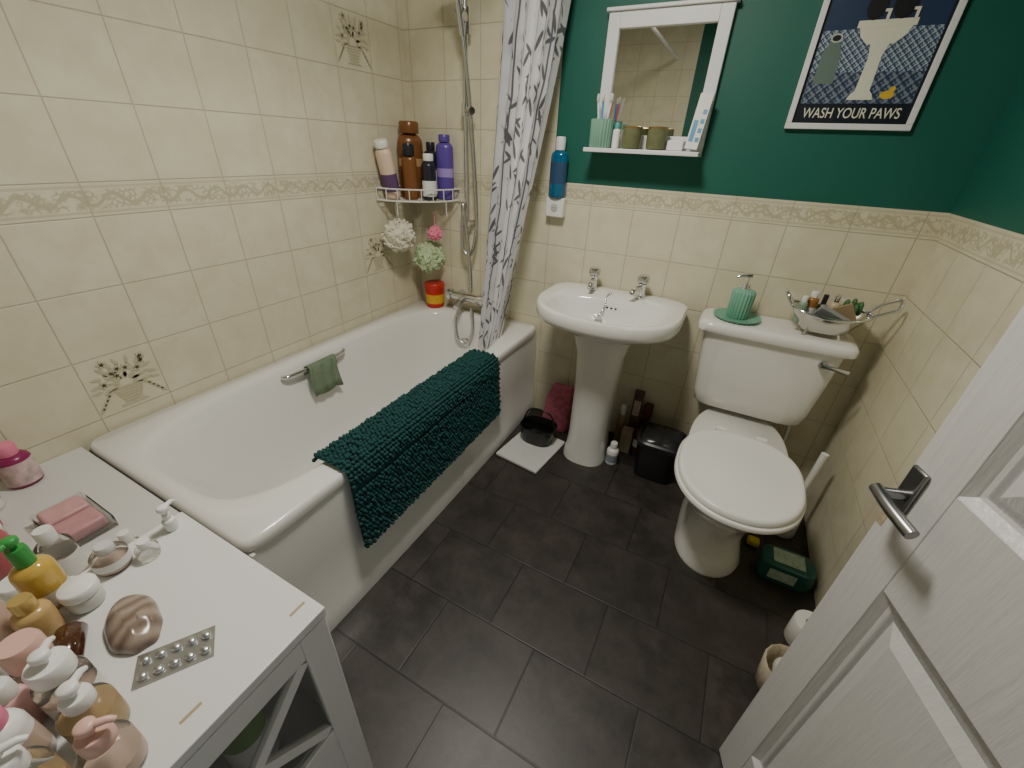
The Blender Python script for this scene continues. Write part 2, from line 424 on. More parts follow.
# corner caddy
cad=group('corner_shower_caddy',(.12,-.12,1.17))
wire=mat('white_wire',(.75,.74,.70),.35)
CR=.30
def arc(R,z,n=12): return [(.012+R*math.cos(PI/2*i/n),-.012-R*math.sin(PI/2*i/n),z) for i in range(n+1)]
for z in (1.155,1.21):
    tube('rim_wire',[(.012,-.012,z)]+arc(CR,z)+[(.012,-.012,z)],.0035,wire,cad,n=6)
for i in range(9):
    t=PI/2*i/8; tube('post_wire',[(.012+CR*math.cos(t),-.012-CR*math.sin(t),1.155),(.012+CR*math.cos(t),-.012-CR*math.sin(t),1.21)],.0025,wire,cad,n=6)
for i in range(1,12):
    d=CR*i/12; e=math.sqrt(CR**2-d*d); tube('base_wire',[(.012+d,-.012,1.155),(.012+d,-.012-e,1.155)],.0022,wire,cad,n=6)
for t in (.35,1.2): tube('hook_wire',[(.012+CR*math.cos(t),-.012-CR*math.sin(t),1.155),(.012+CR*math.cos(t),-.012-CR*math.sin(t),1.10),(.03+CR*math.cos(t),-.03-CR*math.sin(t),1.09)],.0025,wire,cad,n=6,smoothk=4)
brown=mat('brown_bottle',(.19,.075,.022),.25); purple=mat('purple_bottle',(.10,.06,.32),.3); dark=mat('dark_bottle',(.02,.02,.03),.3)
pinkc=mat('pale_pink_bottle',(.72,.55,.44),.35); pink=mat('pink_plastic',(.80,.22,.35),.4)
cz=1.1585
lean=Matrix.Rotation(.22,3,'X')
bottle('shampoo_bottle',(.062,-.245,cz+.006),.042,.26,pinkc,plastw,.032,.03,label=mm('purple_label',(.12,.06,.16),.5),lab=(.15,.5),sy=.8,R=lean)
bottle('conditioner_bottle',(.075,-.105,cz),.064,.345,brown,brown,.048,.05,sy=.65,label=mm('tan_label',(.45,.27,.12),.5),lab=(.5,.62),rz=.9)
bottle('body_wash_bottle',(.165,-.055,cz),.040,.26,dark,dark,.022,.035,label=cardw,lab=(.1,.6))
bottle('shower_gel_bottle',(.252,-.055,cz),.044,.295,purple,purple,.028,.03,label=mm('lilac_label',(.35,.25,.6),.5),lab=(.4,.55),sy=.7,rz=.4)
bottle('shaving_gel_can',(.212,-.14,cz),.036,.21,dark,plastw,.026,.03,label=cardw,lab=(.1,.5))
bottle('face_scrub_tube',(.132,-.19,cz),.036,.25,brown,dark,.028,.05,sy=.6,rz=.6)
def pouf(name,c,r,m,strings=True):
    g=group(name,c)
    for i in range(26):
        a=random.uniform(0,2*PI); el=random.uniform(-1.3,1.3)
        d=Vector((math.cos(a)*math.cos(el),math.sin(a)*math.cos(el),math.sin(el)))
        q=Vector(c)+d*r*.55
        u=d.orthogonal().normalized(); v=d.cross(u)
        pts=[q+(u*math.cos(t)+v*math.sin(t))*r*.42*(1+.25*math.sin(5*t+i))+d*r*.22*math.sin(4*t+i) for t in [2*PI*k/16 for k in range(16)]]
        tube('ruffle',pts,r*.10,m,g,n=5,closed=True)
    ball('core',c,r*.78,m,g,jit=.22,n=26)
    tube('cord',[(c[0],c[1],c[2]+r*.6),(c[0]-.005,c[1]+.0,c[2]+r+.06)],.002,m,g,n=5)
    return g
pouf('white_loofah',(.095,-.27,.985),.092,mat('cream_net',(.70,.66,.54),.8))
pouf('green_loofah',(.15,-.10,.855),.094,mat('mint_net',(.50,.62,.38),.8))
pouf('pink_scrub_glove',(.21,-.11,.99),.045,mat('pink_net',(.85,.25,.38),.8))
rt=group('red_scrub_tub',(.125,-.065,.553))
RL=(.15,-.065,.5545)
lathe('tub',[(.045,0),(.052,.005),(.056,.11),(.056,.115)],RL,mm('red_plastic',(.55,.02,.015),.3),rt)
lathe('tub_label',[(.0535,.025),(.0565,.08)],RL,mm('yellow_label',(.7,.4,.03),.4,var=.3,nscale=60),rt,cap=False)
lathe('lid',[(.059,.112),(.060,.115),(.060,.138),(.056,.143)],RL,mm('red_lid',(.5,.03,.02),.3),rt)
# ---------------------------------------------------------------- curtain
cm=curtain_mat()
NU,NV=150,50; vs=[];fs=[];uv=[]
top=[(.655,-.16),(.90,-.10)]; bot=[(.60,-.26),(.71,-.30)]
for j in range(NV+1):
    v=j/NV; z=2.13-(2.13-.47)*v
    sp=v**1.3
    a=Vector(top[0]).lerp(Vector(bot[0]),sp); b=Vector(top[1]).lerp(Vector(bot[1]),sp)
    d=(b-a); nrm=Vector((d.y,-d.x)).normalized()
    amp=.055*(1-.5*v)
    for i in range(NU+1):
        u=i/NU
        ph=2*PI*5.5*u+.7*math.sin(3*v+2*u)
        p=a+d*(u+.02*math.sin(2*ph))+nrm*amp*math.sin(ph)*(.8+.3*math.sin(7*u+1))
        vs.append((p.x,min(p.y,-.012),z)); uv.append((u*1.1,z))
for j in range(NV):
    for i in range(NU):
        a=j*(NU+1)+i; fs.append((a,a+NU+1,a+NU+2,a+1))
cu=mesh('shower_curtain',vs,fs,cm,None,True,uv=uv)
tube('shower_curtain_rail',[(.78,0,2.16),(.78,YF+.0,2.16)],.012,plastw)
# ---------------------------------------------------------------- basin
bx=1.245
ba=group('pedestal_basin',(bx,-.25,0))
under=[(.69,.13,.13,.11),(.705,.19,.17,.15),(.735,.262,.225,.20),(.755,.292,.25,.215)]
loops=[sup(bx,-.225,a,f,z,e=2.2,n=72,eb=3.5,bb=b_) for z,a,f,b_ in under]
loops+= [sup(bx,-.235,.312,.272,.768,e=2.35,n=72,eb=7,bb=.225),sup(bx,-.235,.318,.278,.785,e=2.35,n=72,eb=7,bb=.228),sup(bx,-.235,.318,.278,.822,e=2.35,n=72,eb=7,bb=.228),
 sup(bx,-.235,.312,.272,.831,e=2.35,n=72,eb=7,bb=.222),sup(bx,-.235,.302,.262,.832,e=2.35,n=72,eb=6,bb=.21),
 sup(bx,-.295,.258,.187,.829,e=2.3,n=72,eb=2.8,bb=.135),sup(bx,-.295,.246,.175,.815,e=2.3,n=72,eb=2.8,bb=.123),
 sup(bx,-.29,.215,.15,.77,e=2.2,n=72,bb=.11),sup(bx,-.285,.15,.105,.725,e=2.1,n=72,bb=.085),sup(bx,-.28,.06,.045,.703,n=72),sup(bx,-.28,.02,.018,.700,n=72)]
loft('basin_bowl',loops,white_cer,ba,False,True)
lathe('basin_waste',[(.0,.0),(.022,0),(.024,.003),(.012,.004)],(bx,-.28,.7005),chrome,ba)
for dx in (-.02,0,.02): ball('overflow_slot',(bx+dx,-.177,.79),.006,blackp,ba,n=10,sz=.6)
pl=[(0,.112,.105),(.02,.112,.102),(.06,.102,.096),(.15,.096,.092),(.45,.098,.092),(.6,.108,.10),(.67,.128,.115),(.71,.15,.13)]
loft('pedestal',[sup(bx+.005,-.26,a,b_,z,e=2.4,n=48,eb=5,bb=b_*1.1) for z,a,b_ in pl],white_cer,ba,True,True)
def pillar_tap(x,rot):
    g=group('basin_tap',(x,-.075,.832)); L=(x,-.075,.8325)
    R=Matrix.Rotation(rot,3,'Z')
    lathe('tap_body',[(.026,0),(.026,.006),(.018,.01),(.017,.05),(.020,.055),(.020,.065)],L,chrome,g)
    P=lambda a,b,c:Vector(L)+R@Vector((a,b,c))
    tube('tap_spout',[P(0,0,.035),P(0,-.04,.05),P(0,-.085,.045),P(0,-.095,.03)],.012,chrome,g,smoothk=8)
    lathe('tap_head',[(.012,.065),(.024,.07),(.026,.090),(.020,.102),(.006,.104)],L,chrome,g,flute=.12,nf=6)
pillar_tap(bx-.13,.15); pillar_tap(bx+.10,-.25)
ch=group('plug_chain',(bx,-.12,.83),ba)
pts=crom([(bx-.03,-.1,.836),(bx-.035,-.135,.834),(bx-.033,-.165,.82),(bx-.03,-.18,.80),(bx-.035,-.20,.775),(bx-.045,-.22,.76)],6)
for p in pts: ball('chain_bead',p,.004,chrome,ch,n=8)
lathe('plug',[(.018,0),(.02,.006),(.018,.012)],(bx-.045,-.225,.748),chrome,ch)
# ---------------------------------------------------------------- toilet
tx=1.895
to=group('toilet',(tx,-.4,0))
def cis(z,a,f,b0=-.008): return sup(tx+.005,(b0+f)/2,a,(b0-f)/2,z,e=7,n=64)
loft('cistern',[cis(.43,.20,-.175),cis(.445,.214,-.185),cis(.50,.226,-.195),cis(.65,.240,-.205),cis(.785,.250,-.212)],white_cer,to,True,True)
loft('cistern_lid',[cis(.783,.268,-.224),cis(.79,.280,-.230),cis(.815,.280,-.230),cis(.826,.270,-.222),cis(.83,.248,-.207)],white_cer,to,True,True)
tube('flush_boss',[(tx+.19,-.20,.745),(tx+.19,-.225,.745)],.016,chrome,to,n=14)
tube('flush_lever',[(tx+.185,-.232,.745),(tx+.225,-.236,.745),(tx+.27,-.235,.738)],[.009,.008,.010],chrome,to,n=10)
pn=[(0,.125,-.735,-.20),(.015,.127,-.737,-.19),(.05,.115,-.715,-.19),(.12,.100,-.685,-.18),(.20,.105,-.70,-.15),(.27,.135,-.755,-.12),(.33,.168,-.80,-.10),(.375,.184,-.826,-.09),(.395,.187,-.830,-.09)]
def panl(z,a,f,bk,n=72):
    out=[]; cy=-.58
    for i in range(n):
        t=2*PI*i/n; c,s=math.cos(t),math.sin(t)
        if s<=0: x=a*c; y=cy+(cy-f)*s
        else:
            wv=math.copysign(abs(c)**(2/5.),c); sv=abs(s)**(2/5.)
            x=a*wv*(1-.28*min(1,sv**4)); y=cy+(bk-cy)*sv
        out.append((tx+x,y,z))
    return out
loft('pan',[panl(*p) for p in pn]+[panl(.40,.179,-.819,-.10)],white_cer,to,True,True)
def seat(z,s): 
    out=[];cy=-.610;n=72
    for i in range(n):
        t=2*PI*i/n; c,sn=math.cos(t),math.sin(t)
        e=2.15 if sn<=0 else 2.9
        B=.262 if sn<=0 else .248
        x=.214*math.copysign(abs(c)**(2/e),c); y=B*math.copysign(abs(sn)**(2/e),sn)
        if sn>0: x*=1-.12*(sn**3)
        out.append((tx+.003+x*s,cy+y*s,z))
    return out
loft('toilet_seat',[seat(.402,.97),seat(.406,1),seat(.418,1.0),seat(.422,.985)],plastw,to,True,True)
loft('toilet_lid',[seat(.423,.945),seat(.426,.965),seat(.440,.96),seat(.446,.93),seat(.4465,.89),seat(.4440,.85),seat(.4445,.6),seat(.445,.1)],plastw,to,True,True)
for sx_ in (-.075,.075):
    tube('hinge',[(tx+sx_-.02,-.352,.43),(tx+sx_+.02,-.352,.43)],.013,plastw,to,n=12)
tube('supply_pipe',[(2.11,-.04,.001),(2.11,-.04,.30),(2.09,-.06,.43)],.008,plastw,to,smoothk=5)
tube('stopcock',[(2.09,-.04,.22),(2.13,-.04,.22)],.012,chrome,to)
# items on cistern
LZ=.8305
tr=group('soap_tray',(1.75,-.115,LZ))
lathe('dish',[(.060,0),(.078,.002),(.088,.012),(.084,.013),(.072,.007),(.0,.006)],(1.755,-.115,LZ),greenp,tr,n=120,flute=.06,nf=30)
sd=group('soap_dispenser',(1.755,-.115,LZ+.007)); L_=(1.755,-.115,LZ+.0075)
lathe('body',[(.036,0),(.038,.004),(.040,.105),(.034,.112),(.018,.118)],L_,greenp,sd,n=144,flute=.12,nf=20)
lathe('collar',[(.016,.115),(.016,.135),(.012,.137)],L_,chrome,sd)
lathe('stem',[(.004,.137),(.004,.165)],L_,chrome,sd,n=10)
tube('nozzle',[(1.765,-.115,LZ+.178),(1.725,-.125,LZ+.176),(1.712,-.127,LZ+.168)],[.008,.006,.005],chrome,sd)
wb_=group('metal_trinket_bowl',(2.06,-.12,LZ))
def hull(z,a,b,cx=2.05,cy=-.125):
    return [(x,y,z+.018*((x-cx)/.13)**2*(1 if z>LZ+.03 else 0)) for x,y,z in sup(cx,cy,a,b,z,e=2.6,n=40)]
bow=mat('polished_bowl_metal',(.62,.60,.55),.16,1,var=.05)
loft('bowl_shell',[hull(LZ+.014,.06,.04),hull(LZ+.02,.075,.05),hull(LZ+.045,.098,.064),hull(LZ+.085,.128,.085),hull(LZ+.085,.125,.082),hull(LZ+.046,.094,.060),hull(LZ+.024,.07,.045)],bow,wb_,True,True)
tube('rim',hull(LZ+.086,.129,.086),.0055,chrome,wb_,n=8,closed=True)
tube('end_handle',[(2.165,-.10,LZ+.10),(2.20,-.10,LZ+.14),(2.238,-.12,LZ+.17),(2.235,-.145,LZ+.14),(2.168,-.15,LZ+.10)],.006,chrome,wb_,smoothk=5)
tube('end_handle_l',[(1.93,-.09,LZ+.10),(1.905,-.09,LZ+.13),(1.895,-.12,LZ+.145),(1.905,-.15,LZ+.13),(1.93,-.155,LZ+.10)],.006,chrome,wb_,smoothk=5)
for sx_,sy_ in ((-.06,-.045),(.06,-.045),(-.06,.045),(.06,.045)): tube('foot',[(2.05+sx_,-.125+sy_,LZ),(2.05+sx_*.8,-.125+sy_*.8,LZ+.03)],.004,chrome,wb_,n=6)
foil=mat('grey_sachet',(.30,.32,.33),.3,.3)
box('sachet',(2.0,-.175,LZ+.05),(2.11,-.155,LZ+.11),foil,wb_,.004,R=Matrix.Rotation(.4,3,'Y')@Matrix.Rotation(.5,3,'X'))
box('sachet_small',(2.07,-.14,LZ+.05),(2.13,-.13,LZ+.13),mm('kraft_sachet',(.30,.22,.12),.5),wb_,.003,R=Matrix.Rotation(-.5,3,'Y'))
bottle('travel_bottle',(1.99,-.11,LZ+.025),.020,.13,mm('amber_glass',(.30,.14,.04),.2),plastw,.013,.02,label=cardw,parent=wb_)
bottle('nail_varnish_bottle',(2.03,-.09,LZ+.025),.017,.12,mm('olive_liquid',(.12,.13,.04),.2),dark,.009,.035,parent=wb_)
bottle('hand_cream_tube',(1.960,-.14,LZ+.04),.016,.10,mm('sage_tube',(.25,.35,.25),.4),plastw,.010,.02,parent=wb_)
bottle('perfume_bottle',(2.065,-.10,LZ+.025),.020,.13,mm('champagne',(.55,.45,.30),.2,coat=.3),chrome,.008,.03,parent=wb_)
sg=group('succulent_sprig',(2.12,-.10,LZ+.05),wb_)
for i in range(9):
    a=i*.7; ball('leaf',(2.12+.024*math.cos(a),-.10+.022*math.sin(a),LZ+.105+.010*(i%3)),.015,mm('leaf_green',(.05,.15,.05),.5),sg,sx=.6,sz=1.3,n=10)
tube('stem',[(2.12,-.10,LZ+.04),(2.12,-.10,LZ+.10)],.006,mm('leaf_green',(.06,.22,.05),.5),sg)
# ---------------------------------------------------------------- mirror with shelf
mi=group('mirror_with_shelf',(1.24,-.03,1.6))
mx0,mx1,mz0,mz1=1.02,1.46,1.425,1.870
D=.03
box('frame_left',(mx0,-.002,mz0),(mx0+.045,-D,mz1),paintw,mi,.003)
box('frame_right',(mx1-.045,-.002,mz0),(mx1,-D,mz1),paintw,mi,.003)
box('frame_top',(mx0+.045,-.002,mz1-.05),(mx1-.045,-D,mz1),paintw,mi,.002)
box('frame_bottom',(mx0+.045,-.002,mz0),(mx1-.045,-D,mz0+.05),paintw,mi,.002)
box('mirror_cornice',(mx0-.010,-.002,mz1),(mx1+.010,-D-.010,mz1+.012),paintw,mi,.003)
box('mirror_glass',(mx0+.045,-.004,mz0+.05),(mx1-.045,-.018,mz1-.05),mirror_m,mi)
box('mirror_shelf',(mx0-.012,-.001,mz0-.016),(mx1+.0,-.130,mz0),paintw,mi,.003)
SZ=mz0+.0005
cup=group('toothbrush_cup',(1.065,-.09,SZ))
lathe('cup',[(.037,0),(.040,.003),(.042,.10),(.038,.10),(.036,.01),(.0,.008)],(1.062,-.082,SZ),mm('mint_ceramic',(.22,.42,.32),.35),cup,n=144,flute=.10,nf=20)
for i,(dx,dy,c) in enumerate(((-.02,.0,(.8,.8,.82)),(.015,.01,(.75,.15,.3)),(.0,-.02,(.1,.3,.7)),(.02,-.012,(.8,.8,.8)))):
    m_=mm('toothbrush_%d'%i,c,.35)
    tube('toothbrush_handle',[(1.065+dx*.3,-.085+dy*.3,SZ+.012),(1.065+dx,-.085+dy,SZ+.10),(1.065+dx*1.5,-.085+dy*1.5,SZ+.165)],[.005,.004,.0045],m_,cup,n=8)
    ball('toothbrush_head',(1.065+dx*1.5,-.088+dy*1.5,SZ+.17),.009,cardw,cup,sx=.6,sy=1,sz=1.8,n=8)
bottle('lens_solution_bottle',(1.125,-.075,SZ),.015,.09,plastw,mm('teal_cap',(.1,.4,.4),.4),.010,.02)
for j,xx in enumerate((1.19,1.29)):
    gp=group('small_green_pot',(xx,-.085,SZ))
    lathe('pot',[(.030,0),(.037,.003),(.040,.045),(.037,.075),(.034,.075),(.035,.055),(.0,.050)],(xx,-.082,SZ),mm('olive_glaze',(.14,.15,.075),.3,var=.3,nscale=50),gp,n=24)
    lathe('pot_rim',[(.0375,.070),(.0385,.076),(.036,.078)],(xx,-.082,SZ),mm('gold_rim',(.4,.27,.10),.35,.8),gp,n=24)
box('white_soap_box',(1.335,-.10,SZ),(1.395,-.04,SZ+.035),cardw,None,.004)
tt=group('toothpaste_tube',(1.43,-.09,SZ))
bxm=mm('blue_print',(.10,.30,.50),.4)
Rt=Matrix.Rotation(.08,3,'Y')@Matrix.Rotation(-.15,3,'X')
cpv=(1.43,-.076,SZ+.0955)
box('carton',(1.408,-.086,SZ+.006),(1.455,-.066,SZ+.185),cardw,tt,.002,R=Rt,piv=cpv)
box('carton_print',(1.414,-.0868,SZ+.03),(1.430,-.08,SZ+.10),bxm,tt,0,R=Rt,piv=cpv)
for q_ in range(4): box('carton_line',(1.436,-.0868,SZ+.03+.03*q_),(1.450,-.08,SZ+.045+.03*q_),bxm,tt,0,R=Rt,piv=cpv)
# ---------------------------------------------------------------- poster
po=group('framed_cat_poster',(1.89,-.01,1.75))
px0,px1,pz0,pz1=1.715,2.075,1.51,2.01
fr=.018
box('frame_bottom',(px0,-.001,pz0),(px1,-.02,pz0+fr),paintw,po,.002)
box('frame_top',(px0,-.001,pz1-fr),(px1,-.02,pz1),paintw,po,.002)
box('frame_left',(px0,-.001,pz0+fr),(px0+fr,-.02,pz1-fr),paintw,po,.002)
box('frame_right',(px1-fr,-.001,pz0+fr),(px1,-.02,pz1-fr),paintw,po,.002)
navy=mat('poster_navy',(.006,.010,.020),.45)
box('print',(px0+fr,-.002,pz0+fr),(px1-fr,-.010,pz1-fr),navy,po)
def pattern(name,c1,c2,sc):
    k=NT(name); o,s=k.obj()
    a=k.math('MULTIPLY',k.math('SINE',k.math('MULTIPLY',s[0],sc)),k.math('SINE',k.math('MULTIPLY',s[2],sc)))
    b=k.math('ADD',a,k.math('MULTIPLY',k.math('SINE',k.math('MULTIPLY',k.math('ADD',s[0],s[2]),sc*2)),.5))
    b=k.math('ADD',b,k.math('MULTIPLY',k.math('SINE',k.math('MULTIPLY',k.math('SUBTRACT',s[0],s[2]),sc*2)),.5))
    k.col(k.mix(k.sm(b,-.1,.25),c1,c2)); k.b.inputs['Roughness'].default_value=.5
    return k.m
PY=-.0102
poly('tiled_floor_print',[(px0+fr+.008,pz0+.075),(px1-fr-.008,pz0+.075),(px1-fr-.008,pz0+.16),(px0+fr+.008,pz0+.16)],0,pattern('poster_tiles',(.015,.035,.08),(.17,.20,.26),PI/.016),po,'y',PY,.0004)
poly('tiled_wall_print',[(px0+fr+.008,pz0+.16),(px1-fr-.008,pz0+.16),(px1-fr-.008,pz0+.27),(px0+fr+.008,pz0+.27)],0,pattern('poster_wall_tiles',(.03,.06,.12),(.33,.38,.44),PI/.011),po,'y',PY,.0004)
cream=mat('poster_cream',(.70,.68,.56),.5); ink=mat('poster_black',(.006,.006,.008),.5); gry=mat('poster_sage',(.12,.18,.15),.5); yel=mat('poster_yellow',(.65,.42,.04),.5)
def ell(cx,cz,a,b,n=24): return [(cx+a*math.cos(2*PI*i/n),cz+b*math.sin(2*PI*i/n)) for i in range(n)]
sxx=1.905
P2=PY-.0006
poly('sink_foot',[(sxx-.036,pz0+.085),(sxx+.036,pz0+.085),(sxx+.030,pz0+.10),(sxx+.020,pz0+.11),(sxx+.017,pz0+.2),(sxx+.026,pz0+.235),(sxx-.026,pz0+.235),(sxx-.017,pz0+.2),(sxx-.020,pz0+.11),(sxx-.030,pz0+.10)],0,cream,po,'y',P2,.0004)
poly('sink_bowl',[(sxx-.068,pz0+.275),(sxx-.058,pz0+.25),(sxx-.035,pz0+.23),(sxx+.035,pz0+.23),(sxx+.058,pz0+.25),(sxx+.068,pz0+.275)],0,cream,po,'y',P2-.0005,.0004)
poly('sink_rim',[(sxx-.075,pz0+.272),(sxx+.075,pz0+.272),(sxx+.075,pz0+.290),(sxx-.075,pz0+.290)],0,cream,po,'y',P2-.001,.0004)
poly('wall_print',[(px0+fr+.008,pz0+.27),(px1-fr-.008,pz0+.27),(px1-fr-.008,pz1-fr-.008),(px0+fr+.008,pz1-fr-.008)],0,mm('poster_blue',(.015,.035,.09),.5),po,'y',PY,.0003)
for cx,cw in ((sxx-.04,.026),(sxx+.03,.03)):
    poly('cat_body',ell(cx,pz0+.325,cw,.036),0,ink,po,'y',P2-.0015,.0004)
    poly('cat_head',ell(cx-.01,pz0+.37,.02,.018),0,ink,po,'y',P2-.002,.0004)
    for s_ in (-1,1): poly('cat_ear',[(cx-.01+s_*.005,pz0+.380),(cx-.01+s_*.020,pz0+.376),(cx-.01+s_*.017,pz0+.400)],0,ink,po,'y',P2-.0025,.0004)
    for s_ in (-1,1): poly('cat_eye',ell(cx-.01+s_*.008,pz0+.372,.004,.004,8),0,yel,po,'y',P2-.003,.0004)
for cx in (sxx-.005,sxx+.065): poly('sink_tap_print',[(cx-.004,pz0+.288),(cx+.004,pz0+.288),(cx+.004,pz0+.315),(cx-.012,pz0+.315),(cx-.012,pz0+.308),(cx-.004,pz0+.308)],0,cream,po,'y',P2-.0035,.0004)
poly('towel_print',[(1.757,pz0+.13),(1.815,pz0+.13),(1.811,pz0+.21),(1.793,pz0+.245),(1.773,pz0+.245),(1.757,pz0+.21)],0,gry,po,'y',P2,.0004)
poly('towel_ring',ell(1.785,pz0+.25,.016,.012),0,mm('poster_ring',(.5,.5,.4),.5),po,'y',P2-.0003,.0002)
poly('towel_ring_hole',ell(1.785,pz0+.25,.012,.008),0,navy,po,'y',P2-.0006,.0002)
poly('duck_body',ell(1.975,pz0+.098,.019,.011),0,yel,po,'y',P2,.0004)
poly('duck_head',ell(1.985,pz0+.113,.008,.008),0,yel,po,'y',P2-.0005,.0004)
cu_=bpy.data.curves.new('poster_text','FONT'); cu_.body='WASH YOUR PAWS'; cu_.size=.036; cu_.align_x='CENTER'; cu_.extrude=.0003; cu_.offset=.0002
tob=bpy.data.objects.new('poster_text',cu_); bpy.context.collection.objects.link(tob); cu_.materials.append(cream)
tob.location=((px0+px1)/2,PY-.001,pz0+.034); tob.rotation_euler=(PI/2,0,0); tob.scale=(.86,1.15,1); setp(tob,po)
# socket unit + mouthwash
so=group('shaver_socket',(.87,-.02,1.17))
box('socket_plate',(.822,-.001,1.130),(.912,-.045,1.216),plastw,so,.006)
lathe('socket_hole',[(.018,0),(.018,.002),(.014,.003)],(.867,-.045,1.172),mm('socket_grey',(.5,.5,.48),.4),so,R=Matrix.Rotation(PI/2,3,'X'))
for d_ in (-.006,.006): ball('pin_hole',(.867+d_,-.0475,1.172),.002,blackp,so,n=8)
bottle('mouthwash_bottle',(.87,-.036,1.2165),.040,.245,mm('blue_liquid',(.01,.11,.22),.1,coat=.5),mm('mw_cap',(.75,.78,.80),.3),.022,.05,label=mm('mw_label',(.03,.07,.15),.4),lab=(.3,.75),sy=.7)
# ---------------------------------------------------------------- floor items
sc=box('bathroom_scale',(.865,-.54,.001),(1.115,-.23,.022),mm('scale_white',(.60,.60,.59),.3),None,.008,rz=-.12)
pc=group('black_potty_bowl',(1.0,-.33,.023))
loft('bowl',[sup(.99,-.31,.075,.06,.0235,e=3,n=32),sup(.99,-.31,.09,.072,.07,e=3,n=32),sup(.99,-.31,.098,.08,.12,e=3,n=32),sup(.99,-.31,.092,.074,.122,e=3,n=32),sup(.99,-.31,.075,.06,.04,e=3,n=32)],blackp,pc,True,True)
tube('handle',[(.90,-.31,.12),(.925,-.30,.19),(.99,-.30,.21),(1.055,-.30,.19),(1.08,-.31,.12)],.005,blackp,pc,smoothk=5)
bag=group('pink_toiletry_bag',(1.02,-.1,0))
pb=mat('pink_floral_fabric',(.50,.13,.19),.8,var=.6,nscale=40)
bx_=1.02
loft('pouch',[sup(bx_,-.11,.075,.045,.001,e=3,n=32),sup(bx_,-.11,.085,.055,.05,e=3,n=32),sup(bx_+.005,-.10,.08,.05,.17,e=3,n=32),sup(bx_+.01,-.09,.065,.025,.24,e=3,n=32),sup(bx_+.015,-.085,.06,.006,.27,e=3,n=32)],pb,bag,True,True)
nb=group('stored_toiletry_boxes',(1.46,-.08,0))
bkm=mat('patterned_box',(.10,.055,.05),.5,var=.9,nscale=60)
box('tall_box',(1.412,-.02,.0),(1.462,-.07,.33),bkm,nb,.003,rz=.1)
box('tall_box_label',(1.420,-.0685,.20),(1.455,-.0725,.29),mm('box_label',(.45,.35,.3),.5,var=.4,nscale=80),nb,0,rz=.1,piv=(1.437,-.045,.25))
box('second_box',(1.475,-.02,.0),(1.515,-.08,.27),mm('wine_box',(.10,.02,.03),.5,var=.6,nscale=50),nb,.003,rz=-.1)
box('cream_box',(1.40,-.10,.0),(1.46,-.15,.14),mm('cream_box',(.35,.27,.19),.6,var=.3,nscale=60),nb,.003)
bottle('dark_cleaner_bottle',(1.485,-.115,.001),.022,.20,mm('dark_red_bottle',(.12,.015,.02),.3),blackp,.014,.04,label=cardw,lab=(.3,.6))
bottle('small_spray_bottle',(1.375,-.07,.001),.022,.24,mm('tan_bottle',(.28,.18,.10),.3),cardw,.014,.05)
bin_=group('pedal_bin',(1.60,-.2,0))
bxx,byy=1.605,-.215
loft('bin_body',[sup(bxx,byy,.090,.085,.002,e=5,n=40),sup(bxx,byy,.105,.098,.19,e=5,n=40),sup(bxx,byy,.109,.102,.195,e=5,n=40)],blackp,bin_,True,True)
loft('bin_lid',[sup(bxx,byy,.111,.104,.197,e=5,n=40),sup(bxx,byy,.111,.104,.215,e=5,n=40),sup(bxx,byy,.100,.094,.222,e=5,n=40),sup(bxx,byy,.095,.09,.215,e=5,n=40),sup(bxx,byy,.085,.08,.232,e=4,n=40),sup(bxx,byy,.03,.03,.238,e=3,n=40)],mm('bin_lid_m',(.022,.022,.025),.25),bin_,True,True)
bottle('bleach_bottle',(1.395,-.265,.001),.030,.13,plastw,plastw,.018,.03,label=mm('paw_label',(.25,.3,.35),.5))
tbr=group('toilet_brush',(2.18,-.30,0))
lathe('holder',[(.05,0.001),(.052,.005),(.045,.14),(.04,.15)],(2.18,-.32,0),plastw,tbr)
tube('brush_handle',[(2.18,-.32,.14),(2.20,-.30,.42)],[.009,.014],plastw,tbr,n=12)
wp=group('wet_wipes_pack',(2.16,-.6,0))
loft('pack',[sup(2.17,-.585,.085,.05,.002,e=5,n=40),sup(2.17,-.585,.092,.058,.04,e=5,n=40),sup(2.17,-.585,.088,.055,.09,e=4,n=40),sup(2.17,-.585,.07,.042,.098,e=4,n=40)],mm('wipes_green',(.015,.11,.09),.35),wp,True,True)
box('pack_label',(2.115,-.622,.099),(2.22,-.552,.102),mm('wipe_label',(.40,.52,.42),.4,var=.5,nscale=70),wp,.001)
box('pack_front_label',(2.11,-.6415,.03),(2.20,-.6435,.075),mm('wipe_label',(.45,.55,.48),.4),wp,0)
dp=group('yellow_duster_sponge',(2.06,-.47,0))
box('sponge',(2.045,-.49,.001),(2.09,-.45,.03),mm('yellow_foam',(.6,.5,.04),.8),dp,.008)
hr=group('toilet_roll',(2.2,-.85,0))
tp=mat('tissue',(.72,.71,.67),.9,var=.05,bump=.3)
for (x,y,z) in ((2.222,-.84,.001),):
    lathe('roll',[(.02,0),(.050,0),(.053,.004),(.053,.096),(.050,.1),(.02,.1),(.02,.0)],(x,y,z),tp,hr,cap=False)
wbk=group('woven_basket',(2.18,-1.1,0))
wv=mat('basket_cream',(.60,.52,.40),.8,var=.35,nscale=70,bump=.8)
lathe('basket_wall',[(.06,.001),(.065,.005),(.073,.11),(.069,.115),(.066,.11),(.055,.02),(0,.018)],(2.15,-1.04,0),wv,wbk,n=48,flute=.04,nf=32)
ball('cotton_pad_bag',(2.15,-1.04,.085),.045,tp,wbk,jit=.12)
